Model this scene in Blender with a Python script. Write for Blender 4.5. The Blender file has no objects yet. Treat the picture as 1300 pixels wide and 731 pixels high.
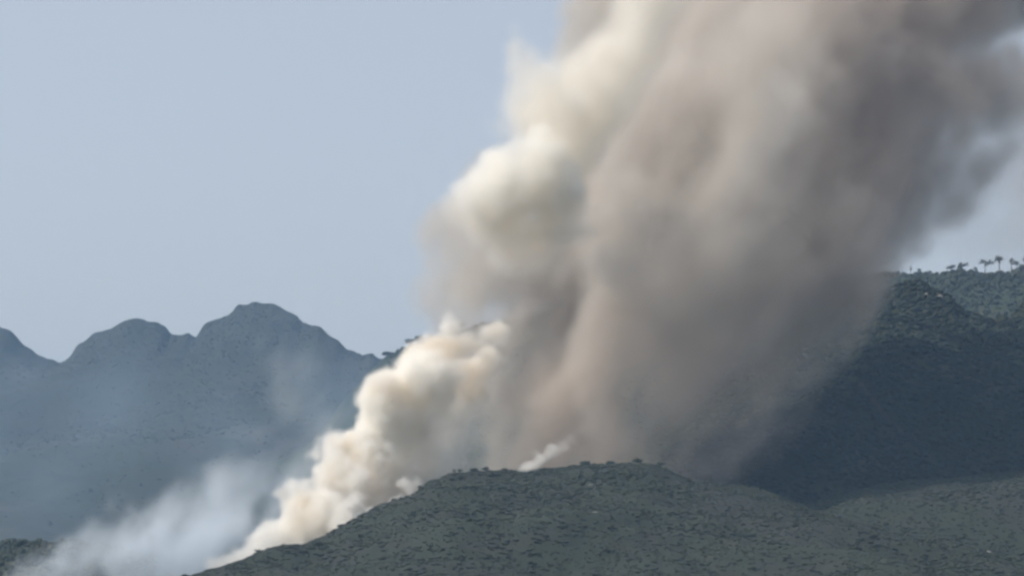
import bpy, math, random
import numpy as np
from mathutils import Vector, Matrix

SC = bpy.context.scene
COL = SC.collection
R = math.radians

# ------------------------------------------------------------------ camera
PITCH = R(6.7)
CAM = np.array((0.0, 0.0, 30.0))
HFOV = R(20.0)
F = 650.0 / math.tan(HFOV / 2)
cd = bpy.data.cameras.new("camera")
cam = bpy.data.objects.new("camera", cd)
COL.objects.link(cam)
cam.location = CAM
cam.rotation_euler = (R(90) + PITCH, 0, 0)
cd.sensor_fit = 'HORIZONTAL'
cd.angle = HFOV
cd.clip_start = 1.0
cd.clip_end = 90000.0
SC.camera = cam

# ------------------------------------------------------------------ sky and sun
SUN_EL, SUN_AZ = R(47.0), R(-106.0)       # azimuth from +Y (away from the viewer), negative = to the left
w = bpy.data.worlds.new("World")
SC.world = w
w.use_nodes = True
nt = w.node_tree
bg = nt.nodes["Background"]
sk = nt.nodes.new("ShaderNodeTexSky")
sk.sky_type = 'NISHITA'
sk.sun_disc = False
sk.sun_elevation = SUN_EL
sk.sun_rotation = SUN_AZ
sk.air_density = 1.0
sk.dust_density = 3.0
sk.ozone_density = 1.5
hs = nt.nodes.new("ShaderNodeHueSaturation")
hs.inputs["Saturation"].default_value = 0.40
nt.links.new(sk.outputs[0], hs.inputs["Color"])
# a pale layer of dusty air all round the horizon
wc = nt.nodes.new("ShaderNodeTexCoord"); ws = nt.nodes.new("ShaderNodeSeparateXYZ")
nt.links.new(wc.outputs["Generated"], ws.inputs[0])
wr = nt.nodes.new("ShaderNodeMapRange"); wr.interpolation_type = 'SMOOTHSTEP'
wr.inputs["From Min"].default_value = 0.20; wr.inputs["From Max"].default_value = 0.0
wr.inputs["To Min"].default_value = 0.0; wr.inputs["To Max"].default_value = 0.85
nt.links.new(ws.outputs["Z"], wr.inputs["Value"])
wm = nt.nodes.new("ShaderNodeMix"); wm.data_type = 'RGBA'
nt.links.new(wr.outputs[0], wm.inputs["Factor"]); nt.links.new(hs.outputs[0], wm.inputs["A"])
wm.inputs["B"].default_value = (4.05, 3.95, 3.62, 1)
nt.links.new(wm.outputs["Result"], bg.inputs[0])
bg.inputs[1].default_value = 0.135
sd = bpy.data.lights.new("sun", 'SUN')
sd.energy = 2.7
sd.angle = R(0.5)
sd.color = (1.0, 0.94, 0.86)
sun = bpy.data.objects.new("sun", sd)
COL.objects.link(sun)
to_sun = Vector((math.sin(SUN_AZ) * math.cos(SUN_EL), math.cos(SUN_AZ) * math.cos(SUN_EL), math.sin(SUN_EL)))
sun.rotation_euler = to_sun.to_track_quat('Z', 'Y').to_euler()

SC.view_settings.view_transform = 'Standard'
SC.view_settings.look = 'None'
SC.view_settings.exposure = 0.3
SC.view_settings.gamma = 1.0
cy = SC.cycles
SC.render.engine = 'CYCLES'
cy.use_denoising = True
try:
    cy.denoiser = 'OPENIMAGEDENOISE'
except Exception:
    pass
cy.pixel_filter_type = 'BLACKMAN_HARRIS'
cy.filter_width = 2.8
cy.use_adaptive_sampling = True
cy.adaptive_threshold = 0.04
cy.max_bounces = 12
cy.diffuse_bounces = 2
cy.glossy_bounces = 1
cy.volume_bounces = 12
cy.volume_step_rate = 1.8
cy.volume_max_steps = 512

# ------------------------------------------------------------------ helpers
def at(u, v, Y):
    """World point seen at photo pixel (u, v) and world depth Y (arrays allowed)."""
    u = np.asarray(u, float); v = np.asarray(v, float); Y = np.asarray(Y, float)
    dx = (u - 650.0) / F
    dy = -(v - 365.5) / F
    wy = math.cos(PITCH) - dy * math.sin(PITCH)
    wz = math.sin(PITCH) + dy * math.cos(PITCH)
    k = Y / wy
    return np.stack(np.broadcast_arrays(CAM[0] + dx * k, CAM[1] + Y, CAM[2] + wz * k), -1)

def tag(o, label=None, cat=None, group=None, kind=None):
    if label: o["label"] = label
    if cat: o["category"] = cat
    if group: o["group"] = group
    if kind: o["kind"] = kind
    return o

def mesh_obj(name, verts, faces, mat, parent=None, smooth=False):
    verts = np.asarray(verts, np.float32); faces = np.asarray(faces, np.int32)
    me = bpy.data.meshes.new(name)
    me.vertices.add(len(verts)); me.vertices.foreach_set("co", verts.ravel())
    k = faces.shape[1]
    me.loops.add(faces.size); me.loops.foreach_set("vertex_index", faces.ravel())
    me.polygons.add(len(faces))
    me.polygons.foreach_set("loop_start", np.arange(0, faces.size, k, dtype=np.int32))
    me.update(calc_edges=True)
    me.polygons.foreach_set("use_smooth", np.full(len(faces), smooth))
    me.materials.append(mat)
    o = bpy.data.objects.new(name, me)
    COL.objects.link(o)
    if parent is not None: o.parent = parent
    return o

_rt = np.random.default_rng(5).random((256, 256))
def vnoise(x, y, scale, seed=0):
    x = np.asarray(x) / scale + 17.3 * seed; y = np.asarray(y) / scale + 9.7 * seed
    xi = np.floor(x).astype(int); yi = np.floor(y).astype(int)
    fx = x - xi; fy = y - yi
    fx = fx * fx * fx * (fx * (fx * 6 - 15) + 10); fy = fy * fy * fy * (fy * (fy * 6 - 15) + 10)
    g = lambda a, b: _rt[(xi + a) % 256, (yi + b) % 256]
    return (g(0, 0) * (1 - fx) + g(1, 0) * fx) * (1 - fy) + (g(0, 1) * (1 - fx) + g(1, 1) * fx) * fy - 0.5
def fbm(x, y, scale, octs=4, seed=0, gain=0.5):
    s = 0; a = 1.0
    for k in range(octs):
        s = s + a * vnoise(x, y, scale / 2 ** k, seed + k * 3); a *= gain
    return s

# ------------------------------------------------------------------ materials
def ground_mat(name, cols, scales, rough=0.95, bump=0.0):
    """Several noises mix cover colours: scrub, grass, bare earth, rock."""
    m = bpy.data.materials.new(name); m.use_nodes = True
    t = m.node_tree; b = t.nodes["Principled BSDF"]
    b.inputs["Roughness"].default_value = rough
    b.inputs["Specular IOR Level"].default_value = 0.15
    tc = t.nodes.new("ShaderNodeTexCoord")
    prev = None
    for i, (c, s) in enumerate(zip(cols, scales)):
        if prev is None:
            prev = t.nodes.new("ShaderNodeRGB"); prev.outputs[0].default_value = (*c, 1); prev = prev.outputs[0]; continue
        n = t.nodes.new("ShaderNodeTexNoise")
        n.inputs["Scale"].default_value = 1.0 / s; n.inputs["Detail"].default_value = 5; n.inputs["Roughness"].default_value = 0.6
        mp = t.nodes.new("ShaderNodeMapping"); mp.inputs["Location"].default_value = (31.0 * i, 77 * i, 13 * i)
        t.links.new(tc.outputs["Object"], mp.inputs[0]); t.links.new(mp.outputs[0], n.inputs["Vector"])
        r = t.nodes.new("ShaderNodeMapRange"); r.inputs["From Min"].default_value = 0.5; r.inputs["From Max"].default_value = 0.62
        t.links.new(n.outputs["Fac"], r.inputs["Value"])
        mx = t.nodes.new("ShaderNodeMix"); mx.data_type = 'RGBA'
        t.links.new(r.outputs[0], mx.inputs["Factor"]); t.links.new(prev, mx.inputs["A"])
        mx.inputs["B"].default_value = (*c, 1)
        prev = mx.outputs["Result"]
    t.links.new(prev, b.inputs["Base Color"])
    return m

def leaf_mat(name, c1, c2, s=6.0):
    m = bpy.data.materials.new(name); m.use_nodes = True
    t = m.node_tree; b = t.nodes["Principled BSDF"]
    b.inputs["Roughness"].default_value = 0.9; b.inputs["Specular IOR Level"].default_value = 0.15
    g = t.nodes.new("ShaderNodeNewGeometry"); n = t.nodes.new("ShaderNodeTexNoise")
    n.inputs["Scale"].default_value = 1.0 / s; n.inputs["Detail"].default_value = 3
    t.links.new(g.outputs["Position"], n.inputs["Vector"])
    ad = t.nodes.new("ShaderNodeMath"); ad.operation = 'MULTIPLY_ADD'; ad.inputs[1].default_value = 0.5
    t.links.new(g.outputs["Random Per Island"], ad.inputs[0]); 
    sb = t.nodes.new("ShaderNodeMath"); sb.operation = 'MULTIPLY_ADD'; sb.inputs[1].default_value = 1.6; sb.inputs[2].default_value = -0.55
    t.links.new(n.outputs["Fac"], sb.inputs[0]); t.links.new(sb.outputs[0], ad.inputs[2])
    mx = t.nodes.new("ShaderNodeMix"); mx.data_type = 'RGBA'; mx.clamp_factor = True
    mx.inputs["A"].default_value = (*c1, 1); mx.inputs["B"].default_value = (*c2, 1)
    t.links.new(ad.outputs[0], mx.inputs["Factor"]); t.links.new(mx.outputs["Result"], b.inputs["Base Color"])
    return m

M_GROUND = ground_mat("valley_cover", [(0.06, 0.075, 0.04), (0.10, 0.09, 0.055), (0.04, 0.055, 0.03)], [1, 120, 40])
M_FRONT = ground_mat("scrub_cover", [(0.032, 0.040, 0.029), (0.039, 0.042, 0.033), (0.029, 0.037, 0.027), (0.036, 0.039, 0.033)], [1, 45, 18, 90])
M_WOOD = ground_mat("woodland_cover", [(0.040, 0.052, 0.032), (0.060, 0.062, 0.042), (0.030, 0.042, 0.026)], [1, 130, 30])
M_MOUNT = ground_mat("mountain_cover", [(0.040, 0.048, 0.036), (0.052, 0.054, 0.046), (0.034, 0.042, 0.032)], [1, 260, 90])
M_SCRUB = leaf_mat("scrub_leaves", (0.032, 0.041, 0.030), (0.046, 0.053, 0.039), 70)
M_FOREST = leaf_mat("forest_leaves", (0.030, 0.040, 0.028), (0.044, 0.052, 0.036), 60)
M_FARWOOD = leaf_mat("far_woodland_leaves", (0.034, 0.042, 0.032), (0.046, 0.053, 0.041), 150)
M_PINE = leaf_mat("pine_needles", (0.030, 0.045, 0.028), (0.055, 0.07, 0.042), 4)
M_BARK = ground_mat("bark", [(0.10, 0.075, 0.055), (0.06, 0.045, 0.035)], [1, 0.6])
M_ROCK = ground_mat("pale_rock", [(0.36, 0.35, 0.32), (0.26, 0.25, 0.22)], [1, 1.5])
M_EARTH = ground_mat("bare_earth", [(0.060, 0.058, 0.048), (0.048, 0.048, 0.038)], [1, 9])

# ------------------------------------------------------------------ terrain
def interp(pts, u):
    p = np.array(pts, float)
    # smooth (Catmull-like) by interpolating twice
    return np.interp(u, p[:, 0], p[:, 1])

HILLS = {}
def hill(name, crest, depth, front, back, zb_front, zb_back, mat, nu=260, nf=120, nb=40, seed=1,
         rough=(0.0, 0.0), relief=0.0, relief_scale=200.0, power=1.2, label=None, cat="hill"):
    u0, u1 = crest[0][0], crest[-1][0]
    u = np.linspace(u0, u1, nu)
    v = interp(crest, u); Y = interp(depth, u)
    c = at(u, v, Y)
    jag = sum(a * vnoise(c[:, 0], np.zeros(nu), s, seed) for a, s in rough) if rough else 0
    zc = c[:, 2] + jag
    t = np.concatenate([-front * (1 - np.linspace(0, 1, nf, endpoint=False)) ** 1.35, np.linspace(0, 1, nb) ** 1.3 * back])
    T, _ = np.meshgrid(t, u, indexing='ij')
    X = np.broadcast_to(c[:, 0], T.shape); YY = c[:, 1] + T
    # let columns spread sideways so that the hill is no extruded curtain
    s = np.where(T < 0, -T / front, T / back)
    zb = np.where(T < 0, zb_front, zb_back)
    shift = 60.0 * fbm(X, YY, relief_scale * 2.5, 2, seed + 40) * np.clip(s * 3, 0, 1)
    zcs = np.interp((X + shift).ravel(), c[:, 0], zc).reshape(T.shape)
    wd = np.arange(nu); ksm = np.exp(-0.5 * ((wd[:, None] - wd[None]) / (nu * 0.07)) ** 2); ksm /= ksm.sum(1, keepdims=True)
    zsm = np.interp((X + shift).ravel(), c[:, 0], ksm @ zc).reshape(T.shape)
    mixs = np.clip(s * 7, 0, 1); zcs = zcs * (1 - mixs) + zsm * mixs
    prof = 1 - np.clip(s, 0, 1) ** power
    prof = prof * (1 - 0.25 * s * (1 - s))
    Z = zb + (zcs - zb) * prof
    n = fbm(X, YY, relief_scale, 5, seed)
    # valleys run down the fall line
    n2 = -np.abs(fbm(X + 0.25 * YY, YY * 0.6, relief_scale * 1.1, 3, seed + 11)) * 1.6 + 0.35
    amp = np.clip(s * 5, 0, 1) * np.clip((1 - s) * 4, 0, 1)
    Z = Z + relief * (0.9 * n + 0.35 * n2) * amp
    Z = np.where(s >= 0.999, zb, Z)
    V = np.stack([X, YY, Z], -1)
    nr, nc = T.shape
    i = np.arange(nr * nc).reshape(nr, nc)
    fc = np.stack([i[:-1, :-1], i[:-1, 1:], i[1:, 1:], i[1:, :-1]], -1).reshape(-1, 4)
    o = mesh_obj(name, V.reshape(-1, 3), fc, mat, smooth=True)
    tag(o, label, cat, kind="structure")
    HILLS[name] = (c[:, 0].copy(), t, V)
    return o

def on_hill(name, u, tfrac):
    """Surface points of a hill at column fraction u in 0..1 and row fraction in 0..1."""
    _, t, V = HILLS[name]
    nr, nc, _ = V.shape
    a = np.clip(np.asarray(tfrac) * (nr - 1), 0, nr - 1.001); b = np.clip(np.asarray(u) * (nc - 1), 0, nc - 1.001)
    ai = a.astype(int); bi = b.astype(int); fa = (a - ai)[..., None]; fb = (b - bi)[..., None]
    return (V[ai, bi] * (1 - fb) + V[ai, bi + 1] * fb) * (1 - fa) + (V[ai + 1, bi] * (1 - fb) + V[ai + 1, bi + 1] * fb) * fa

# ground sheet
gx = np.linspace(-16000, 16000, 65); gy = np.linspace(-600, 24000, 51)
GX, GY = np.meshgrid(gx, gy)
i = np.arange(GX.size).reshape(GX.shape)
tag(mesh_obj("ground", np.stack([GX, GY, np.zeros_like(GX)], -1).reshape(-1, 3),
             np.stack([i[:-1, :-1], i[:-1, 1:], i[1:, 1:], i[1:, :-1]], -1).reshape(-1, 4), M_GROUND),
    "wide green brown valley floor in front of the hills", "ground", kind="structure")

hill("front_hill",
     [(-60, 800), (120, 770), (200, 746), (262, 727), (300, 719), (350, 705), (400, 694), (430, 686), (470, 671), (505, 650), (528, 626), (545, 610), (570, 602), (600, 599),
      (660, 597), (720, 592), (790, 588), (835, 590), (850, 599), (875, 612), (930, 616), (965, 620), (1005, 638), (1040, 652), (1120, 672), (1220, 694), (1320, 716), (1420, 735)],
     [(-60, 1880), (260, 1930), (560, 2010), (840, 2030), (1000, 1960), (1420, 1860)],
     620, 330, 0, 0, M_FRONT, nu=420, nf=200, nb=50, seed=2, rough=((2.2, 9), (1.2, 3.5)), relief=22, relief_scale=130, power=1.35,
     label="low scrub covered hill in front with the fire burning along its left flank")
hill("low_hill",
     [(-700, 720), (-300, 700), (-60, 692), (0, 691), (60, 689), (110, 691), (200, 705), (330, 730), (480, 760)],
     [(-700, 2500), (480, 2250)], 500, 400, 0, 0, M_WOOD, nu=200, nf=80, nb=30, seed=7, rough=((4, 22), (2, 9)), relief=14, relief_scale=160,
     label="low dark wooded hill at the lower left below the mountains")
hill("wooded_hill",
     [(560, 720), (700, 650), (800, 575), (900, 490), (980, 430), (1060, 390), (1110, 372), (1150, 360), (1170, 360), (1188, 364), (1202, 372), (1210, 386), (1222, 393), (1238, 397),
      (1250, 403), (1268, 406), (1284, 401), (1296, 388), (1312, 376), (1400, 350), (1600, 330)],
     [(560, 2480), (900, 2580), (1160, 2700), (1600, 2780)], 570, 600, 20, 60, M_WOOD, nu=380, nf=170, nb=40, seed=4,
     rough=((5, 16), (3.5, 7)), relief=44, relief_scale=230, power=0.95,
     label="steep dark wooded hillside in the plume's shade on the right")
hill("foot_slope",
     [(900, 700), (960, 668), (1010, 647), (1060, 630), (1110, 619), (1160, 611), (1230, 604), (1320, 597), (1450, 590), (1700, 600)],
     [(900, 2150), (1700, 2250)], 420, 300, 0, 60, M_FRONT, nu=200, nf=90, nb=30, seed=17, rough=((2, 14), (1.2, 6)), relief=12, relief_scale=140, power=1.7,
     label="lighter green lower slope at the foot of the dark wooded hillside")
hill("back_ridge",
     [(330, 640), (420, 530), (470, 470), (490, 451), (520, 440), (560, 427), (590, 419), (650, 404), (750, 382), (850, 364), (940, 351), (1100, 349), (1200, 349), (1300, 345), (1420, 340), (1700, 345)],
     [(330, 5400), (600, 4900), (1200, 3700), (1700, 3500)], 560, 600, 40, 40, M_WOOD, nu=360, nf=80, nb=40, seed=9,
     rough=((7, 40), (4, 14)), relief=24, relief_scale=300, power=1.0,
     label="long wooded ridge with pines along its skyline behind the plume")
hill("far_mountains",
     [(-900, 470), (-500, 400), (-260, 440), (-120, 385), (-40, 402), (0, 412), (14, 419), (28, 432), (44, 443), (60, 452), (73, 455), (82, 452), (92, 441), (100, 432), (115, 424), (132, 417), (150, 411), (172, 408),
      (195, 409), (210, 415), (217, 425), (228, 427), (238, 423), (250, 427), (258, 412), (272, 402), (290, 394), (312, 387), (332, 384), (350, 387), (368, 396), (385, 407),
      (402, 417), (420, 427), (440, 437), (470, 449), (520, 470), (620, 520)],
     [(-900, 7600), (0, 7000), (330, 6700), (620, 6300)], 2600, 1800, 0, 0, M_MOUNT, nu=460, nf=150, nb=40, seed=13,
     rough=((16, 90), (12, 45), (9, 20)), relief=95, relief_scale=650, power=0.9,
     label="chain of rounded blue hazy mountains on the left skyline", cat="mountains")

# ------------------------------------------------------------------ vegetation
def ico():
    p = (1 + 5 ** 0.5) / 2
    v = np.array([(-1, p, 0), (1, p, 0), (-1, -p, 0), (1, -p, 0), (0, -1, p), (0, 1, p), (0, -1, -p), (0, 1, -p), (p, 0, -1), (p, 0, 1), (-p, 0, -1), (-p, 0, 1)], float)
    v /= np.linalg.norm(v[0])
    f = np.array([(0, 11, 5), (0, 5, 1), (0, 1, 7), (0, 7, 10), (0, 10, 11), (1, 5, 9), (5, 11, 4), (11, 10, 2), (10, 7, 6), (7, 1, 8),
                  (3, 9, 4), (3, 4, 2), (3, 2, 6), (3, 6, 8), (3, 8, 9), (4, 9, 5), (2, 4, 11), (6, 2, 10), (8, 6, 7), (9, 8, 1)])
    return v, f
ICO_V, ICO_F = ico()
RNG = np.random.default_rng(21)

def clump_mesh(centres, radii, flat=0.8, jit=0.28, rng=RNG):
    """Many rough little leaf clumps at once."""
    n = len(centres)
    j = 1 + rng.uniform(-jit, jit, (n, 12, 1))
    v = ICO_V[None] * j
    a = rng.uniform(0, 6.283, n); ca, sa = np.cos(a)[:, None], np.sin(a)[:, None]
    x = v[..., 0] * ca - v[..., 1] * sa; y = v[..., 0] * sa + v[..., 1] * ca
    v = np.stack([x, y, v[..., 2] * flat], -1) * np.asarray(radii)[:, None, None] + np.asarray(centres)[:, None, :]
    f = ICO_F[None] + (np.arange(n) * 12)[:, None, None]
    return v.reshape(-1, 3), f.reshape(-1, 3)

def leaf_cards(centres, size, rng=RNG):
    """Loose leaf sprays: one bent quad of two triangles each."""
    n = len(centres)
    d = rng.normal(size=(n, 3)); d /= np.linalg.norm(d, axis=1)[:, None]
    e = np.cross(d, rng.normal(size=(n, 3))); e /= np.linalg.norm(e, axis=1)[:, None]
    g = np.cross(d, e)
    s = (size * rng.uniform(0.6, 1.3, n))[:, None]
    c = np.asarray(centres)
    v = np.stack([c - d * s, c + e * s * 0.55 + g * s * 0.2, c + d * s, c - e * s * 0.55 + g * s * 0.2], 1)
    f = np.arange(n)[:, None] * 4
    return v.reshape(-1, 3), np.concatenate([f + np.array([[0, 1, 2]]), f + np.array([[0, 2, 3]])])

def join(*parts):
    V, Fc, k = [], [], 0
    for v, f in parts:
        V.append(v); Fc.append(np.asarray(f) + k); k += len(v)
    return np.concatenate(V), np.concatenate(Fc)

def scatter(name, hillname, n, rmin, rmax, mat, label, tr=(0.0, 1.0), ur=(0, 1), patch=40, thresh=-0.2, sink=0.25, flat=0.8, tpow=1.0, seed=3):
    rng = np.random.default_rng(seed)
    u = rng.uniform(*ur, n); t = tr[0] + (tr[1] - tr[0]) * rng.random(n) ** tpow
    p = on_hill(hillname, u, t)
    k = fbm(p[:, 0], p[:, 1], patch, 3, seed) + rng.uniform(-0.25, 0.25, n) > thresh
    p = p[k]
    r = rmin + (rmax - rmin) * rng.random(len(p)) ** 2.2 * np.clip(1 + 1.4 * fbm(p[:, 0], p[:, 1], patch * 0.6, 2, seed + 20), 0.35, 1.6)
    p[:, 2] += r * flat * (1 - sink * 2)
    v, f = clump_mesh(p, r, flat, rng=rng)
    o = mesh_obj(name, v, f, mat)
    tag(o, label, "vegetation", kind="stuff")
    return o

scatter("scrub", "front_hill", 62000, 0.5, 1.9, M_SCRUB, "low grey green scrub covering the front hill", tr=(0.02, 0.86), patch=44, thresh=-0.5, flat=0.38, sink=0.3)
scatter("forest", "wooded_hill", 37000, 1.4, 3.8, M_FOREST, "dark woodland covering the steep hillside on the right", tr=(0.0, 0.86), ur=(0.25, 1), patch=90, thresh=-0.6, seed=5, flat=0.62, sink=0.38)
scatter("scrub", "foot_slope", 16000, 0.7, 2.3, M_SCRUB, "low green scrub covering the foot of the wooded hillside", tr=(0.02, 0.8), patch=60, thresh=-0.5, seed=71, flat=0.4, sink=0.3)
scatter("woodland", "far_mountains", 26000, 1.3, 3.2, M_FARWOOD, "woodland along the tops of the far rounded mountains", tr=(0.16, 0.8), ur=(0.4, 1), patch=400, thresh=-0.45, tpow=0.75, seed=72, flat=0.5, sink=0.35)
scatter("forest", "back_ridge", 17000, 1.5, 3.4, M_FOREST, "woodland covering the long ridge behind the plume", tr=(0.2, 0.72), ur=(0.12, 1), patch=140, thresh=-0.6, seed=6, flat=0.9)
scatter("undergrowth", "back_ridge", 900, 1.6, 4.6, M_FOREST, "low trees along the ridge above the white billows", tr=(0.62, 0.69), ur=(0.12, 0.34), patch=60, thresh=-0.2, seed=62, flat=0.8)
scatter("undergrowth", "back_ridge", 2600, 1.6, 5.0, M_FOREST, "low bushes and small trees along the right skyline between the pines", tr=(0.6, 0.7), ur=(0.6, 1), patch=60, thresh=-0.25, seed=61, flat=0.9)
scatter("forest", "low_hill", 8000, 1.5, 3.6, M_FOREST, "dark woodland covering the low hill at the lower left", tr=(0.1, 0.8), patch=100, thresh=-0.3, seed=8, flat=0.9)

def tube(p0, p1, r0, r1, n=7):
    p0 = np.array(p0, float); p1 = np.array(p1, float)
    d = p1 - p0; d /= np.linalg.norm(d)
    a = np.cross(d, (0.3, 0.9, 0.1)); a /= np.linalg.norm(a); b = np.cross(d, a)
    th = np.linspace(0, 2 * math.pi, n, endpoint=False)
    ring = np.cos(th)[:, None] * a + np.sin(th)[:, None] * b
    v = np.concatenate([p0 + ring * r0, p1 + ring * r1])
    i = np.arange(n); j = (i + 1) % n
    f = np.concatenate([np.stack([i, j, j + n], 1), np.stack([i, j + n, i + n], 1)])
    return v, f

def empty(name, loc):
    o = bpy.data.objects.new(name, None); COL.objects.link(o)
    o.location = Vector([float(x) for x in loc]); o.empty_display_size = 2.0
    return o

def tree(name, base, h, crown_w, crown_h, bare, label, cat, group, seed, umbrella=True):
    """A tapered leaning trunk with limbs under a crown of leaf clumps and loose sprays."""
    rng = np.random.default_rng(seed)
    root = empty(name, base)
    lean = rng.uniform(-0.06, 0.06, 2) * h
    top = np.array([lean[0], lean[1], h - crown_h * 0.45]); mid = np.array([lean[0] * 0.2, lean[1] * 0.2, h * 0.45])
    r = h * 0.022 + 0.08
    parts = [tube((0, 0, -0.8), mid, r * 1.25, r * 0.9), tube(mid, top, r * 0.9, r * 0.45)]
    nl = 6
    tips = []
    for k in range(nl):
        a = k * 6.283 / nl + rng.uniform(-0.4, 0.4)
        z0 = bare * h + (h - bare * h) * 0.25 * rng.random()
        s = mid + (top - mid) * np.clip((z0 - mid[2]) / max(top[2] - mid[2], 0.1), 0, 1)
        e = np.array([top[0] + math.cos(a) * crown_w * 0.36, top[1] + math.sin(a) * crown_w * 0.36, h - crown_h * rng.uniform(0.35, 0.7)])
        parts.append(tube(s, e, r * 0.4, r * 0.14, 5)); tips.append(e)
    mesh_obj("trunk", *join(*parts), M_BARK, root)
    n = 46
    q = rng.normal(size=(n, 3)); q /= np.linalg.norm(q, axis=1)[:, None]
    q *= (rng.random(n) ** 0.4)[:, None]
    c = q * np.array([crown_w * 0.42, crown_w * 0.42, crown_h * 0.40])
    if umbrella: c[:, 2] = np.abs(c[:, 2]) * 1.3 - crown_h * 0.25
    lobes = rng.normal(size=(3, 3)) * np.array([0.2, 0.2, 0.06]) * crown_w
    c += lobes[rng.integers(0, 3, n)]
    c += np.array([top[0], top[1], h - crown_h * 0.5])
    cl = clump_mesh(c, crown_w * rng.uniform(0.06, 0.14, n), 0.7, 0.35, rng)
    m = 260
    idx = rng.integers(0, n, m)
    lv = leaf_cards(c[idx] + rng.normal(size=(m, 3)) * crown_w * 0.075, crown_w * 0.05, rng)
    mesh_obj("crown", *join(cl, lv), M_PINE, root)
    tag(root, label, cat, group)
    return root

def crest_t(name):      # row index fraction of the crest
    _, t, V = HILLS[name]
    return float(np.argmin(np.abs(t))) / (V.shape[0] - 1)

def ground_at_u(name, u_px, tfrac=None):
    _, t, V = HILLS[name]
    tf = crest_t(name) if tfrac is None else tfrac
    row = on_hill(name, np.linspace(0, 1, 900), np.full(900, tf))
    pu = 650 + F * row[:, 0] / (row[:, 1] * math.cos(PITCH) + (row[:, 2] - CAM[2]) * math.sin(PITCH))
    k = np.argmin(np.abs(pu - u_px))
    return row[k]

# pines on the skyline of the back ridge (photo column, height m, crown width, crown height, words)
PINES = [
    (1156, 11.5, 3.4, 7.0, "thin upright pine at the smoky left end of the skyline pines", False),
    (1167, 8.5, 6.0, 4.5, "short bushy pine beside the pale smoke on the right skyline", True),
    (1180, 6.0, 6.5, 4.5, "lowest dark pine just right of the pale smoke on the skyline", True),
    (1207, 10.0, 9.5, 6.0, "broad low pine standing apart where the clear sky begins", True),
    (1222, 14.0, 10.5, 8.0, "dense round crowned pine on the skyline, left of the gap", True),
    (1240, 8.0, 7.0, 5.0, "short pine in the gap between round and tall skyline pines", True),
    (1250, 17.5, 12.0, 8.5, "round crowned pine on the skyline, left neighbour of the tallest", True),
    (1269, 20.5, 12.0, 7.5, "tallest umbrella pine on the right skyline with a bare trunk", True),
    (1284, 17.5, 7.0, 9.0, "narrow tall pine right of the tallest umbrella pine", False),
    (1292, 12.0, 10.0, 7.0, "stocky dark pine near the right end of the skyline", True),
    (1300, 16.0, 9.5, 8.0, "pine cut by the right edge of the view on the skyline", True),
]
for k, (u, h, cw, ch, lab, um) in enumerate(PINES):
    b = ground_at_u("back_ridge", u); h *= 1.2; ch *= 1.3; cw *= 0.9
    tree("pine_tree", b, h, cw, ch, 0.3, lab, "pine tree", "pines on the right skyline", 100 + k, um)
MIDTREES = [
    (491, 12, 22, 10, "leftmost dark tree clump top on the ridge left of the white billows"),
    (521, 20, 20, 17, "left tree of the dark trees on the ridge above the white billows"),
    (531, 24, 26, 20, "widest dark tree on the ridge just above the white billows"),
    (546, 14, 18, 12, "low tree on the ridge between the widest and the flat topped tree"),
    (562, 14, 26, 11, "flat topped tree on the ridge above the white smoke crest"),
    (576, 17, 16, 14, "small tree on the ridge close to the highest white billow"),
    (587, 24, 20, 20, "tall tree on the ridge touching the plume's left edge"),
]
for k, (u, h, cw, ch, lab) in enumerate(MIDTREES):
    b = ground_at_u("back_ridge", u); h *= 0.6; cw *= 0.8; ch *= 0.6
    tree("ridge_tree", b, h, cw, ch, 0.05, lab, "tree", "trees on the ridge behind the white billows", 300 + k, False)
CREST = [
    (533, 4.2, 4.0, "small dark tree at the left shoulder of the front hill beside white smoke"),
    (582, 5.0, 4.4, "first small tree on the front hill's crest right of the smoking shoulder"),
    (600, 3.2, 5.5, "flat bush on the front hill's crest beside the first small tree"),
    (619, 4.6, 5.0, "dark round bush on the crest left of the small white smoke puff"),
    (640, 3.4, 5.0, "low bush on the crest nearest the small white smoke puff"),
    (745, 3.0, 7.5, "wide flat bush on the crest right of the small white smoke puff"),
    (775, 3.4, 8.0, "wide dark bush on the highest part of the front crest"),
    (811, 6.0, 6.6, "largest dark bush on the front hill's crest under the plume's right edge"),
    (838, 4.0, 5.0, "last bush on the crest before it drops to the right"),
]
for k, (u, h, cw, lab) in enumerate(CREST):
    b = ground_at_u("front_hill", u); h *= 0.62
    tree("small_tree", b, h, cw, h * 0.8, 0.15, lab, "tree", "bushes on the front hill's crest", 500 + k, False)

# larger shrubs spread over the front hillside, each its own object
def shrub_proto(seed):
    rng = np.random.default_rng(seed)
    n = 14
    q = rng.normal(size=(n, 3)); q[:, 2] = np.abs(q[:, 2]) * 0.6
    q *= 0.42
    a = clump_mesh(q + np.array([0, 0, 0.25]), rng.uniform(0.22, 0.5, n), 0.8, 0.35, rng)
    b = leaf_cards(np.repeat(q, 5, 0) + rng.normal(size=(n * 5, 3)) * 0.25 + np.array([0, 0, 0.35]), 0.2, rng)
    return join(a, b)
protos = []
rng = np.random.default_rng(77)
for k in range(5):
    o = mesh_obj("shrub", *shrub_proto(k), M_FOREST if k % 2 else M_SCRUB); protos.append(o)
spots = []
ct = crest_t("front_hill")
while len(spots) < 170:
    u, t = rng.uniform(0.28, 0.97), ct * (0.30 + 0.68 * rng.random())
    p = on_hill("front_hill", np.array([u]), np.array([t]))[0]
    spots.append(p)
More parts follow.
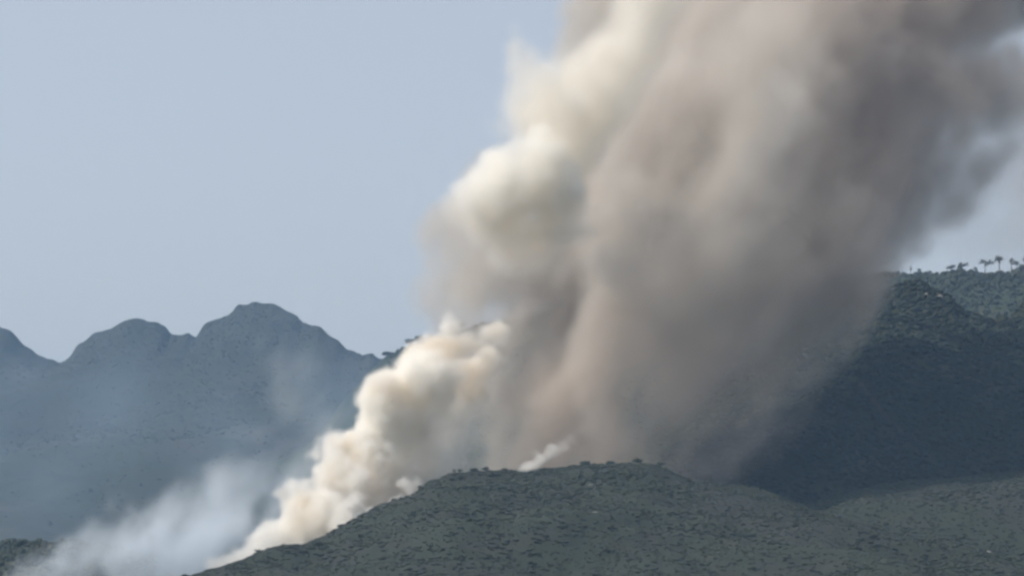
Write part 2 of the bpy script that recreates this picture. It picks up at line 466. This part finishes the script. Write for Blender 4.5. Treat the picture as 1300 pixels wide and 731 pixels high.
for k, p in enumerate(spots):
    if k < 5: o = protos[k]
    else:
        o = protos[k % 5].copy(); COL.objects.link(o)
    s = float(rng.uniform(1.2, 2.7))
    o.location = Vector([float(p[0]), float(p[1]), float(p[2] - 0.2)])
    o.scale = (s * float(rng.uniform(1.0, 1.7)), s, s * float(rng.uniform(0.7, 1.0)))
    o.rotation_euler = (0, 0, float(rng.uniform(0, 6.28)))
    tag(o, "dark rounded shrub standing out of the low scrub on the front hillside", "shrub", "shrubs on the front hillside")

# pale rocks
def rock(name, pos, size, label, seed, group="pale rocks on the slopes"):
    rng = np.random.default_rng(seed)
    v, f = ICO_V.copy(), ICO_F
    # one subdivision for a faceted boulder
    mid = {}; V = [tuple(x) for x in v]; Fn = []
    def m(a, b):
        k = (min(a, b), max(a, b))
        if k not in mid:
            p = (np.array(V[a]) + np.array(V[b])) / 2; p /= np.linalg.norm(p); mid[k] = len(V); V.append(tuple(p))
        return mid[k]
    for a, b, c in f:
        x, y, z = m(a, b), m(b, c), m(c, a)
        Fn += [(a, x, z), (b, y, x), (c, z, y), (x, y, z)]
    P = np.array(V) * (1 + rng.uniform(-0.16, 0.16, (len(V), 1)))
    P = np.sign(P) * np.abs(P) ** 0.75 * np.array(size) * 0.5
    o = mesh_obj(name, P, Fn, M_ROCK)
    o.location = Vector([float(x) for x in pos]) + Vector((0, 0, size[2] * 0.22))
    tag(o, label, "rock", group)
    return o

def slope_point(name, u_px, v_px):
    """Point of a hill's surface seen at a photo pixel: walk up the column."""
    _, t, V = HILLS[name]
    depth = V[..., 1] * math.cos(PITCH) + (V[..., 2] - CAM[2]) * math.sin(PITCH)
    pu = 650 + F * V[..., 0] / depth
    pv = 365.5 - F * ((V[..., 2] - CAM[2]) * math.cos(PITCH) - V[..., 1] * math.sin(PITCH)) / depth
    d = (pu - u_px) ** 2 + (pv - v_px) ** 2
    d[int(np.argmin(np.abs(t))) + 1:] = 1e9
    return V[np.unravel_index(np.argmin(d), d.shape)]

rock("boulder", slope_point("front_hill", 1254, 703), (4.2, 3.0, 2.6), "brightest pale rock low on the slope at the far right of the front hill", 1)
rock("rock_ledge", slope_point("front_hill", 1246, 702), (5.5, 2.4, 1.2), "low pale ledge joined to the left of the brightest rock", 2)
rock("boulder", slope_point("front_hill", 1268, 705), (1.8, 1.4, 1.2), "small pale rock just right of the brightest rock", 3)
rock("rock_ledge", slope_point("front_hill", 752, 616), (3.2, 1.8, 0.8), "small pale streak of rock below the front crest, upper one of two", 4)
rock("rock_ledge", slope_point("front_hill", 757, 650), (3.4, 1.8, 0.8), "small pale streak of rock halfway down the front hill, lower one of two", 5)
rock("boulder", slope_point("wooded_hill", 1175, 378), (3.6, 3, 6.0), "tall pale rock near the top of the dark wooded hillside, left of two", 6)
rock("boulder", slope_point("wooded_hill", 1193, 377), (6.0, 3, 3.5), "broad pale rock near the top of the dark wooded hillside, right of two", 7)

# faint dirt track down the wooded hillside
tp = [slope_point("wooded_hill", u, v) for u, v in ((1092, 488), (1098, 497), (1103, 505), (1112, 513), (1120, 524), (1126, 533), (1137, 542), (1145, 553), (1156, 560), (1172, 566), (1192, 570))]
tv = []
for p in tp:
    tv += [p + np.array((-2.2, -1.5, 1.3)), p + np.array((2.2, -1.5, 1.3))]
tf = [(2 * k, 2 * k + 1, 2 * k + 3, 2 * k + 2) for k in range(len(tp) - 1)]
tag(mesh_obj("dirt_track", tv, tf, M_EARTH), "faint pale dirt track running down the dark wooded hillside", "track", kind="structure")

# ------------------------------------------------------------------ smoke
def bspline_up(a, n, axis, cells):
    pos = np.linspace(0, cells, n); i = np.minimum(pos.astype(int), cells - 1) ; f = pos - i
    w = [(1 - f) ** 3 / 6, (3 * f ** 3 - 6 * f ** 2 + 4) / 6, (-3 * f ** 3 + 3 * f ** 2 + 3 * f + 1) / 6, f ** 3 / 6]
    sh = [1, 1, 1]; sh[axis] = n
    return sum(np.take(a, i + k, axis) * w[k].reshape(sh).astype(np.float32) for k in range(4))

def noise3(shape, size, scale, rng):
    """Smooth noise of about -1..1 over a block of SIZE metres with features of SCALE metres."""
    cells = [max(1, int(math.ceil(s / scale))) for s in size]
    a = rng.normal(size=[c + 4 for c in cells]).astype(np.float32)
    for ax in range(3):
        a = bspline_up(a, shape[ax], ax, cells[ax])
    return a * 1.9

def fbm3(shape, size, scale, octs, rng, gain=0.5, billow=False):
    out = np.zeros(shape, np.float32); amp = 1.0; tot = 0
    for k in range(octs):
        n = noise3(shape, size, scale / 2 ** k, rng)
        out += amp * ((np.abs(n) * 2 - 0.9) if billow else n); tot += amp; amp *= gain
    return out / tot

def vol_mat(name, color, density, aniso):
    m = bpy.data.materials.new(name); m.use_nodes = True
    t = m.node_tree; t.nodes.clear()
    out = t.nodes.new("ShaderNodeOutputMaterial"); p = t.nodes.new("ShaderNodeVolumePrincipled")
    p.inputs["Color"].default_value = (*color, 1)
    p.inputs["Density"].default_value = density
    p.inputs["Density Attribute"].default_value = "density"
    p.inputs["Anisotropy"].default_value = aniso
    t.links.new(p.outputs[0], out.inputs["Volume"])
    return m

def grid_volume(name, dens, lo, hi, mat, label):
    """A voxel field as a Volume Cube: the mesh's points carry one density each."""
    nx, ny, nz = dens.shape
    me = bpy.data.meshes.new(name)
    me.vertices.add(dens.size)
    g = np.stack(np.meshgrid(np.linspace(lo[0], hi[0], nx), np.linspace(lo[1], hi[1], ny), np.linspace(lo[2], hi[2], nz), indexing='ij'), -1)
    me.vertices.foreach_set("co", g.astype(np.float32).ravel())
    a = me.attributes.new("smoke_density", 'FLOAT', 'POINT')
    a.data.foreach_set("value", dens.astype(np.float32).ravel())
    me.materials.append(mat)
    o = bpy.data.objects.new(name, me); COL.objects.link(o)
    ng = bpy.data.node_groups.new(name, "GeometryNodeTree")
    ng.interface.new_socket("Geometry", in_out='INPUT', socket_type='NodeSocketGeometry')
    ng.interface.new_socket("Geometry", in_out='OUTPUT', socket_type='NodeSocketGeometry')
    N, L = ng.nodes, ng.links
    gi = N.new("NodeGroupInput"); go = N.new("NodeGroupOutput")
    vc = N.new("GeometryNodeVolumeCube")
    vc.inputs["Min"].default_value = lo; vc.inputs["Max"].default_value = hi
    vc.inputs["Resolution X"].default_value = nx; vc.inputs["Resolution Y"].default_value = ny; vc.inputs["Resolution Z"].default_value = nz
    vc.inputs["Background"].default_value = 0.0
    pos = N.new("GeometryNodeInputPosition"); sep = N.new("ShaderNodeSeparateXYZ"); L.new(pos.outputs[0], sep.inputs[0])
    def idx(sock, l, h, n):
        q = N.new("ShaderNodeMath"); q.operation = 'SUBTRACT'; q.inputs[1].default_value = l; L.new(sock, q.inputs[0])
        m = N.new("ShaderNodeMath"); m.operation = 'MULTIPLY'; m.inputs[1].default_value = (n - 1) / (h - l); L.new(q.outputs[0], m.inputs[0])
        r = N.new("ShaderNodeMath"); r.operation = 'ROUND'; L.new(m.outputs[0], r.inputs[0])
        return r.outputs[0]
    def mad(x, k, y):
        m = N.new("FunctionNodeIntegerMath"); m.operation = 'MULTIPLY_ADD'; m.inputs[1].default_value = k
        L.new(x, m.inputs[0]); L.new(y, m.inputs[2]); return m.outputs[0]
    ix = idx(sep.outputs[0], lo[0], hi[0], nx); iy = idx(sep.outputs[1], lo[1], hi[1], ny); iz = idx(sep.outputs[2], lo[2], hi[2], nz)
    ii = mad(mad(ix, ny, iy), nz, iz)
    at_ = N.new("GeometryNodeInputNamedAttribute"); at_.data_type = 'FLOAT'; at_.inputs["Name"].default_value = "smoke_density"
    si = N.new("GeometryNodeSampleIndex"); si.data_type = 'FLOAT'; si.domain = 'POINT'
    L.new(gi.outputs[0], si.inputs["Geometry"]); L.new(at_.outputs[0], si.inputs["Value"]); L.new(ii, si.inputs["Index"])
    L.new(si.outputs[0], vc.inputs["Density"])
    sm = N.new("GeometryNodeSetMaterial"); sm.inputs["Material"].default_value = mat
    L.new(vc.outputs[0], sm.inputs[0]); L.new(sm.outputs[0], go.inputs[0])
    md = o.modifiers.new("voxels", 'NODES'); md.node_group = ng
    tag(o, label, "smoke", kind="stuff")
    return o

def puffs_to_volume(name, puffs, voxel, soft, mat, label, seed, amp, nscale, octs=4, billow=True, kids=0, wisps=0.0, margin=1.15, second=None, tilt=0.0, fall=0.0, bias=-0.06):
    """PUFFS: (u, v, r px, Y, density). Signed distance to the union of the puffs, roughened by noise, then faded in over SOFT metres."""
    rng = np.random.default_rng(seed)
    P = []
    for u, v, r, Y, d in puffs:
        c = at(u, v, Y); rm = r * Y / F
        P.append((c, rm, d))
        for _ in range(kids):
            q = rng.normal(size=3); q /= np.linalg.norm(q)
            if q[1] > 0.3: q[1] *= -1
            P.append((c + q * rm * rng.uniform(0.75, 1.0), rm * rng.uniform(0.25, 0.5), d))
    C = np.array([p[0] for p in P]); RR = np.array([p[1] for p in P]); D = np.array([p[2] for p in P])
    pad = amp * margin + voxel * 3
    lo = (C - RR[:, None]).min(0) - pad; hi = (C + RR[:, None]).max(0) + pad
    lo[2] = max(lo[2], 5.0)
    shape = [int((hi[k] - lo[k]) / voxel) + 1 for k in range(3)]
    hi = lo + (np.array(shape) - 1) * voxel
    ax = [lo[k] + np.arange(shape[k], dtype=np.float32) * voxel for k in range(3)]
    S = np.full(shape, -1e4, np.float32); W = np.zeros(shape, np.float32); WD = np.zeros(shape, np.float32)
    for c, r, d in zip(C, RR, D):
        ext = r + pad
        sl = [slice(max(0, int((c[k] - ext - lo[k]) / voxel)), min(shape[k], int((c[k] + ext - lo[k]) / voxel) + 2)) for k in range(3)]
        x, y, z = (ax[k][sl[k]] - c[k] for k in range(3))
        dist = np.sqrt(x[:, None, None] ** 2 + y[None, :, None] ** 2 + z[None, None, :] ** 2)
        s = r - dist
        S[tuple(sl)] = np.maximum(S[tuple(sl)], s)
        g = np.exp(np.clip(s / (0.35 * r), -12, 4))
        W[tuple(sl)] += g; WD[tuple(sl)] += g * d
    size = hi - lo
    S += amp * fbm3(shape, size, nscale, octs, rng, 0.55, billow)
    x = np.clip(S / soft, 0, 1); dens = x * x * (3 - 2 * x)
    dens *= WD / np.maximum(W, 1e-9)
    if wisps:
        dens *= np.clip(1 + wisps * fbm3(shape, size, nscale * 0.9, 4, rng, 0.6), 0.0, 3)
    # the outermost voxels stay empty
    for k in range(3):
        e = [slice(None)] * 3
        for i in (0, -1):
            e[k] = i; 
            if not (k == 2 and i == 0): dens[tuple(e)] = 0
    lo, hi = (tuple(float(v) for v in q) for q in (lo, hi))
    if second:  # shaded copy of the smoke, weighted by noise, rightwards and downwards
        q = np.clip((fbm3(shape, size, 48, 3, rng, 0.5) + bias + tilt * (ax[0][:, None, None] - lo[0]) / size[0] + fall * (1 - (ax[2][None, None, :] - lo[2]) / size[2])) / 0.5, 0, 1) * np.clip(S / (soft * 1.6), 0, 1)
        o2 = tuple(v + voxel * 0.4 for v in lo), tuple(v + voxel * 0.4 for v in hi)
        grid_volume(second[0], dens * q, o2[0], o2[1], second[1], second[2])
        dens = dens * (1 - q)
    return grid_volume(name, dens, lo, hi, mat, label)

WHITE, LOW, SMALL = [], [], []
def wp(*rows):
    for u, v, r, dy, d in rows: (SMALL if r < 9.5 or u > 650 else LOW if u < 402 else WHITE).append((u, v, r * (1.22 if u < 402 else 1.18 if u > 650 else 1), 2000 + dy, d))
# fire line up the left flank, then the big cauliflower billows
wp((266, 722, 7, -50, .7), (280, 717, 10, -45, .8), (296, 711, 13, -42, .8), (315, 703, 15, -38, .9), (335, 694, 18, -35, 1), (352, 688, 22, -30, 1), (372, 676, 26, -25, 1),
   (388, 655, 28, -15, 1), (398, 668, 26, -25, 1), (382, 640, 20, -5, 1), (412, 640, 36, -10, 1), (425, 600, 34, 5, 1), (428, 565, 26, 20, 1), (418, 552, 14, 15, .9), (440, 655, 26, -20, 1),
   (452, 620, 38, 10, 1), (462, 590, 40, 20, 1), (480, 560, 36, 35, 1), (478, 520, 28, 30, 1), (492, 505, 30, 30, 1), (478, 500, 16, 25, 1), (512, 488, 34, 40, 1), (515, 535, 46, 50, 1), (535, 468, 36, 50, 1), (560, 460, 34, 55, 1),
   (545, 500, 46, 60, 1), (575, 450, 32, 60, 1), (600, 437, 25, 65, 1), (618, 422, 16, 62, 1), (631, 432, 11, 70, .7), (618, 455, 24, 75, .8), (590, 490, 36, 90, .7),
   (490, 600, 34, 45, .9), (505, 575, 36, 60, .9), (525, 590, 32, 60, .6), (545, 555, 36, 80, .5), (480, 630, 26, 10, .8), (510, 620, 22, 30, .6), (560, 525, 40, 90, .5), (440, 560, 24, 25, 1), (405, 610, 22, 5, 1), (466, 545, 22, 30, 1),
   (288, 713, 10, -44, .8), (305, 706, 14, -40, .8), (325, 697, 16, -36, .9), (343, 690, 18, -33, .9))
# string of small puffs hugging the hillside
wp((432, 682, 6, -48, .9), (442, 676, 8, -46, .9), (453, 669, 9, -44, .9), (463, 661, 9, -40, .9), (470, 652, 8, -36, .9), (476, 664, 8, -44, .8), (486, 656, 9, -38, .9), (494, 648, 9, -34, .9), (502, 640, 9, -30, .9),
   (507, 630, 7, -22, .9), (514, 613, 8, -12, 1), (522, 622, 8, -14, .8), (530, 612, 7, -5, .6))
# the small white puff on the crest
wp((662, 598, 5, -2, .9), (670, 593, 7, 0, .9), (679, 588, 8, 2, .9), (688, 583, 9, 4, .8), (697, 577, 9, 6, .6), (706, 571, 9, 10, .4), (715, 564, 9, 14, .3), (724, 555, 8, 16, .2))
M_BEIGE_SHADE = vol_mat("beige_shade", (0.925, 0.85, 0.73), 0.13, 0.0)  # warm shade of the white smoke, put into its colour
M_WHITE = vol_mat("white_smoke", (0.997, 0.978, 0.936), 0.14, 0.0)
puffs_to_volume("billowing_smoke", WHITE, 1.9, 8.0, M_WHITE, "dense cream white billows climbing from the fire line on the front hill's left flank", 23, 9.5, 22, 5, True, 9, wisps=1.1, second=("beige_shade", M_BEIGE_SHADE, "beige shade coloured into the white billows over the fire line"), tilt=0.25, bias=-0.10)  # billow shade painted in beige, more of it to the right
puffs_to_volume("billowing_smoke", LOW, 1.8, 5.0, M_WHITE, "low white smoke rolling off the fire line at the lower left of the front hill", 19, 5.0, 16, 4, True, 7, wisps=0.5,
                second=("beige_shade", M_BEIGE_SHADE, "beige shade coloured into the low white smoke by the fire line"), tilt=0.5, bias=-0.3)  # shade of the low smoke painted in beige towards its right
puffs_to_volume("smoke_puff", SMALL, 1.4, 3.0, M_WHITE, "row of small white smoke puffs hugging the front hill's left shoulder and crest", 20, 2.4, 9, 3, True, 4, wisps=0.4)

CAP = [(682, 210, 42, 2075, 1), (652, 220, 38, 2072, 1), (708, 222, 30, 2078, 1), (724, 236, 18, 2074, 1), (626, 248, 32, 2075, .9), (642, 262, 40, 2080, .7), (672, 256, 42, 2085, .6), (606, 262, 22, 2070, .35), (618, 228, 18, 2075, .6), (640, 295, 36, 2095, .12), (700, 252, 28, 2095, .25), (636, 205, 22, 2076, .9), (592, 248, 16, 2072, .25), (655, 305, 42, 2112, .18), (692, 300, 42, 2116, .2), (610, 285, 34, 2100, .12), (730, 280, 34, 2125, .2), (585, 265, 26, 2085, .15)]
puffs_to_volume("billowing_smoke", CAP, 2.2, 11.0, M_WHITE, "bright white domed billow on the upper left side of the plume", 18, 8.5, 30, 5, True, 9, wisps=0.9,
                second=("beige_shade", M_BEIGE_SHADE, "beige smoke under the bright white dome of the plume's upper left side"), fall=1.5, bias=-0.95)  # shade below the dome put into the colour, growing downwards
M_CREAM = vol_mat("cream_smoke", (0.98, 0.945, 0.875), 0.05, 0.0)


# the great plume: a curtain of smoke built from its outline
def smooth(a, b, x):
    t = np.clip((x - a) / (b - a), 0, 1); return t * t * (3 - 2 * t)

def sheared(shape, size, voxel, sx, sy, sz, lean, octs, rng, gain=0.55):
    """Noise drawn out along the drift of the smoke: LEAN metres sideways for every metre up."""
    ext = int(abs(lean) * size[2] / voxel) + 2
    big = (shape[0] + ext, shape[1], shape[2])
    tot = 0; out = np.zeros(big, np.float32); amp = 1.0
    for k in range(octs):
        cells = [max(1, int(math.ceil(q * voxel / (w / 2 ** k)))) for q, w in zip(big, (sx, sy, sz))]
        a = rng.normal(size=[c + 4 for c in cells]).astype(np.float32)
        for ax in range(3): a = bspline_up(a, big[ax], ax, cells[ax])
        out += amp * a * 1.9; tot += amp; amp *= gain
    res = np.empty(shape, np.float32)
    for z in range(shape[2]):
        o = abs(lean) * z * size[2] / shape[2] / voxel
        o = o if lean < 0 else ext - 2 - o
        i0 = int(o); f = o - i0
        res[:, :, z] = out[i0:i0 + shape[0], :, z] * (1 - f) + out[i0 + 1:i0 + 1 + shape[0], :, z] * f
    return res / tot

def outline_field(poly, Y0, lean_y, hmax, voxel, soft, warp, wscale, seed, streak, wisp, lean, puff=0.4):
    """Density of a smoke body whose section at depth Y0 is POLY, swelling to HMAX metres of half depth."""
    rng = np.random.default_rng(seed)
    W = at([p[0] for p in poly], [p[1] for p in poly], Y0)[:, [0, 2]]
    z0 = W[:, 1].min()
    pad = warp * 1.6 + voxel * 3
    yt = Y0 + lean_y * (W[:, 1].max() - z0)
    lo = np.array((W[:, 0].min() - pad, Y0 - hmax * 1.4 - pad, max(5.0, z0 - pad)))
    hi = np.array((W[:, 0].max() + pad, yt + hmax * 1.4 + pad, W[:, 1].max() + pad))
    shape = [int((hi[k] - lo[k]) / voxel) + 1 for k in range(3)]; hi = lo + (np.array(shape) - 1) * voxel; size = hi - lo
    x = lo[0] + np.arange(shape[0], dtype=np.float32) * voxel; z = lo[2] + np.arange(shape[2], dtype=np.float32) * voxel
    y = lo[1] + np.arange(shape[1], dtype=np.float32) * voxel
    X, Z = np.meshgrid(x, z, indexing='ij')
    d = np.full(X.shape, 1e9); ins = np.zeros(X.shape, bool)
    for i in range(len(W)):
        a, b = W[i - 1], W[i]
        t = np.clip(((X - a[0]) * (b[0] - a[0]) + (Z - a[1]) * (b[1] - a[1])) / ((b - a) ** 2).sum(), 0, 1)
        d = np.minimum(d, np.hypot(X - a[0] - t * (b[0] - a[0]), Z - a[1] - t * (b[1] - a[1])))
        c = ((a[1] > Z) != (b[1] > Z)) & (X < (b[0] - a[0]) * (Z - a[1]) / (b[1] - a[1] + 1e-9) + a[0]); ins ^= c
    sd = np.where(ins, d, -d).astype(np.float32)
    wx = warp * fbm3(shape, size, wscale, 5, rng, 0.6); wz = warp * fbm3(shape, size, wscale, 5, rng, 0.6)
    ii = np.clip(((np.arange(shape[0])[:, None, None] * voxel + wx) / voxel), 0, shape[0] - 1.01)
    kk = np.clip(((np.arange(shape[2])[None, None, :] * voxel + wz) / voxel), 0, shape[2] - 1.01)
    i0 = ii.astype(np.int32); k0 = kk.astype(np.int32); fi = ii - i0; fk = kk - k0
    S = (sd[i0, k0] * (1 - fi) + sd[i0 + 1, k0] * fi) * (1 - fk) + (sd[i0, k0 + 1] * (1 - fi) + sd[i0 + 1, k0 + 1] * fi) * fk
    del ii, kk, i0, k0, fi, fk
    h = np.minimum(hmax, np.maximum(S, 0) * 0.9 + soft * 0.3) * (1 + puff * fbm3(shape, size, wscale * 0.9, 5, rng, 0.6))
    yc = Y0 + lean_y * (z - z0)[None, None, :]
    q = np.abs(y[None, :, None] - yc) / np.maximum(h, 1.0)
    dens = smooth(0, soft, S) * smooth(1.0, 0.55, q)
    st = sheared(shape, size, voxel, streak, streak, streak * 1.6, lean, 5, rng, 0.68)
    dens = dens * np.clip(1 + wisp * st, 0.04, 3)
    for ax in range(3):
        e = [slice(None)] * 3
        for i in (0, -1):
            e[ax] = i
            dens[tuple(e)] = 0
    return dens.astype(np.float32), lo, hi, x, y, z, rng

def put(name, dens, lo, hi, mat, label):
    return grid_volume(name, dens, tuple(float(v) for v in lo), tuple(float(v) for v in hi), mat, label)

PLUME = [(470, 640), (490, 585), (525, 535), (545, 470), (524, 400), (500, 340), (516, 285), (545, 225), (586, 168), (622, 105), (672, 35), (712, -40), (770, -200), (840, -420), (1580, -420), (1520, -120), (1420, 20), (1355, 120), (1305, 200), (1268, 255),
         (1216, 330), (1186, 385), (1160, 425), (1110, 470), (1055, 520), (990, 575), (930, 605), (870, 630), (760, 640), (640, 640)]
dens, lo, hi, x, y, z, rg = outline_field(PLUME, 2210, 0.45, 170, 4.2, 26, 34, 72, 51, 30, 1.8, 0.4, puff=0.6)
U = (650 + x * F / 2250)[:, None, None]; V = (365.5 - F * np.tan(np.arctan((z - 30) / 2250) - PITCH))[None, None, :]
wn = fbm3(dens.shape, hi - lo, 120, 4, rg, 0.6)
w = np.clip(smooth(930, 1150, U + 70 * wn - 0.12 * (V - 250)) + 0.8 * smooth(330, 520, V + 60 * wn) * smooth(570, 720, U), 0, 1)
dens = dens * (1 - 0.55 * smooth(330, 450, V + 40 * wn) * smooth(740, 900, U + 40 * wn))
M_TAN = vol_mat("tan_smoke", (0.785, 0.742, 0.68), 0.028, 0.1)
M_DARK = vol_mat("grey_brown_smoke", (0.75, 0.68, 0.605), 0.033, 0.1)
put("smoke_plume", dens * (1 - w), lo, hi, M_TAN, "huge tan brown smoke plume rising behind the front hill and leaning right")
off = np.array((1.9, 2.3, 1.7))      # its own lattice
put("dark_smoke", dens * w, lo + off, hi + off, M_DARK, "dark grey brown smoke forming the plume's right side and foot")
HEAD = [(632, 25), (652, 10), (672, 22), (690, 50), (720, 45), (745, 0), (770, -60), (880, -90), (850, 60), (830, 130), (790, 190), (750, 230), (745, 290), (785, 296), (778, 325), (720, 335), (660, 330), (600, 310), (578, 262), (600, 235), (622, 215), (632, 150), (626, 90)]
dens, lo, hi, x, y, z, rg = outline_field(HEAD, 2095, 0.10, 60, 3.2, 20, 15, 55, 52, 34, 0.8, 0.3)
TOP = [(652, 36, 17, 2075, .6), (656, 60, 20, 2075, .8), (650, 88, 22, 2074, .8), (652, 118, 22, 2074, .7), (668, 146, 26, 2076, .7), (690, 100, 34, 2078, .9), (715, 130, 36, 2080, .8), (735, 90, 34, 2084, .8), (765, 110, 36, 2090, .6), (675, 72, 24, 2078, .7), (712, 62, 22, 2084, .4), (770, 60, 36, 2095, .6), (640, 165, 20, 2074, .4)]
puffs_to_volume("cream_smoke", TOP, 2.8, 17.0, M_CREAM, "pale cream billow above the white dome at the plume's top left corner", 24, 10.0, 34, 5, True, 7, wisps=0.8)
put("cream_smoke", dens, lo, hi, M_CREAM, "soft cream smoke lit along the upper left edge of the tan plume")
PALE = [(1165, 345, 16, 2500, 3), (1185, 338, 15, 2500, 2.5), (1215, 310, 40, 2520, .7), (1215, 270, 40, 2520, .8), (1240, 250, 60, 2560, .8), (1250, 300, 60, 2560, .5), (1290, 220, 90, 2600, .9), (1300, 290, 80, 2600, .6), (1360, 240, 120, 2650, .9), (1340, 140, 90, 2650, 1), (1440, 180, 130, 2700, .9), (1400, 300, 100, 2650, .6)]
M_PALE = vol_mat("pale_smoke", (0.88, 0.86, 0.845), 0.008, 0.1)
puffs_to_volume("pale_smoke", PALE, 7.0, 40.0, M_PALE, "thin pale grey smoke veil right of the dark plume edge", 15, 12.0, 90, 4, False)

# thin blue smoke drifting low on the left
BLUE = [(-20, 800), (25, 712), (85, 660), (95, 622), (170, 618), (225, 575), (285, 545), (320, 520), (335, 470), (370, 400), (440, 390), (495, 430), (465, 520), (440, 590), (415, 640), (400, 680), (340, 725), (280, 760), (240, 800)]
dens, lo, hi, x, y, z, rg = outline_field(BLUE, 2090, 0.1, 50, 3.0, 22, 34, 45, 53, 26, 2.4, 0.6, puff=0.8)
V = (365.5 - F * np.tan(np.arctan((z - 30) / 2090) - PITCH))[None, None, :]
dens = dens * (0.22 + 0.78 * smooth(560, 680, V))
M_BLUE = vol_mat("blue_smoke", (0.89, 0.94, 0.985), 0.018, 0.2)
put("drifting_smoke", dens, lo, hi, M_BLUE, "thin bluish smoke drifting low over the slope left of the white billows")
VEIL = [(30, 480, 90, 3600, .5), (140, 500, 100, 3700, .4), (60, 620, 80, 3500, .4), (260, 520, 90, 3800, .4), (400, 470, 80, 3900, .6), (440, 520, 80, 3800, .6), (330, 600, 80, 3600, .3), (-60, 560, 100, 3500, .4)]
M_VEIL = vol_mat("smoke_veil", (0.60, 0.79, 0.99), 0.0055, 0.2)
puffs_to_volume("smoke_veil", VEIL, 14.0, 140.0, M_VEIL, "faint bluish smoke veil hanging before the far mountains", 17, 60.0, 200, 4, False, 0, wisps=0.6)

# ------------------------------------------------------------------ haze
hz = bpy.data.materials.new("haze_air"); hz.use_nodes = True
t = hz.node_tree; t.nodes.clear()
out = t.nodes.new("ShaderNodeOutputMaterial"); p = t.nodes.new("ShaderNodeVolumePrincipled")
p.inputs["Color"].default_value = (0.40, 0.64, 1.0, 1); p.inputs["Density"].default_value = 0.00005; p.inputs["Anisotropy"].default_value = 0.2
p.inputs["Density Attribute"].default_value = ""
t.links.new(p.outputs[0], out.inputs["Volume"])
lo = np.array((-17000, -700, -1.0)); hi = np.array((17000, 25000, 1150.0))
bv = [[(lo, hi)[a][0], (lo, hi)[b][1], (lo, hi)[c][2]] for a in (0, 1) for b in (0, 1) for c in (0, 1)]
tag(mesh_obj("haze", bv, [(0, 1, 3, 2), (4, 6, 7, 5), (0, 4, 5, 1), (2, 3, 7, 6), (0, 2, 6, 4), (1, 5, 7, 3)], hz),
    "pale blue haze filling the air between the viewer and mountains", "haze", kind="stuff")
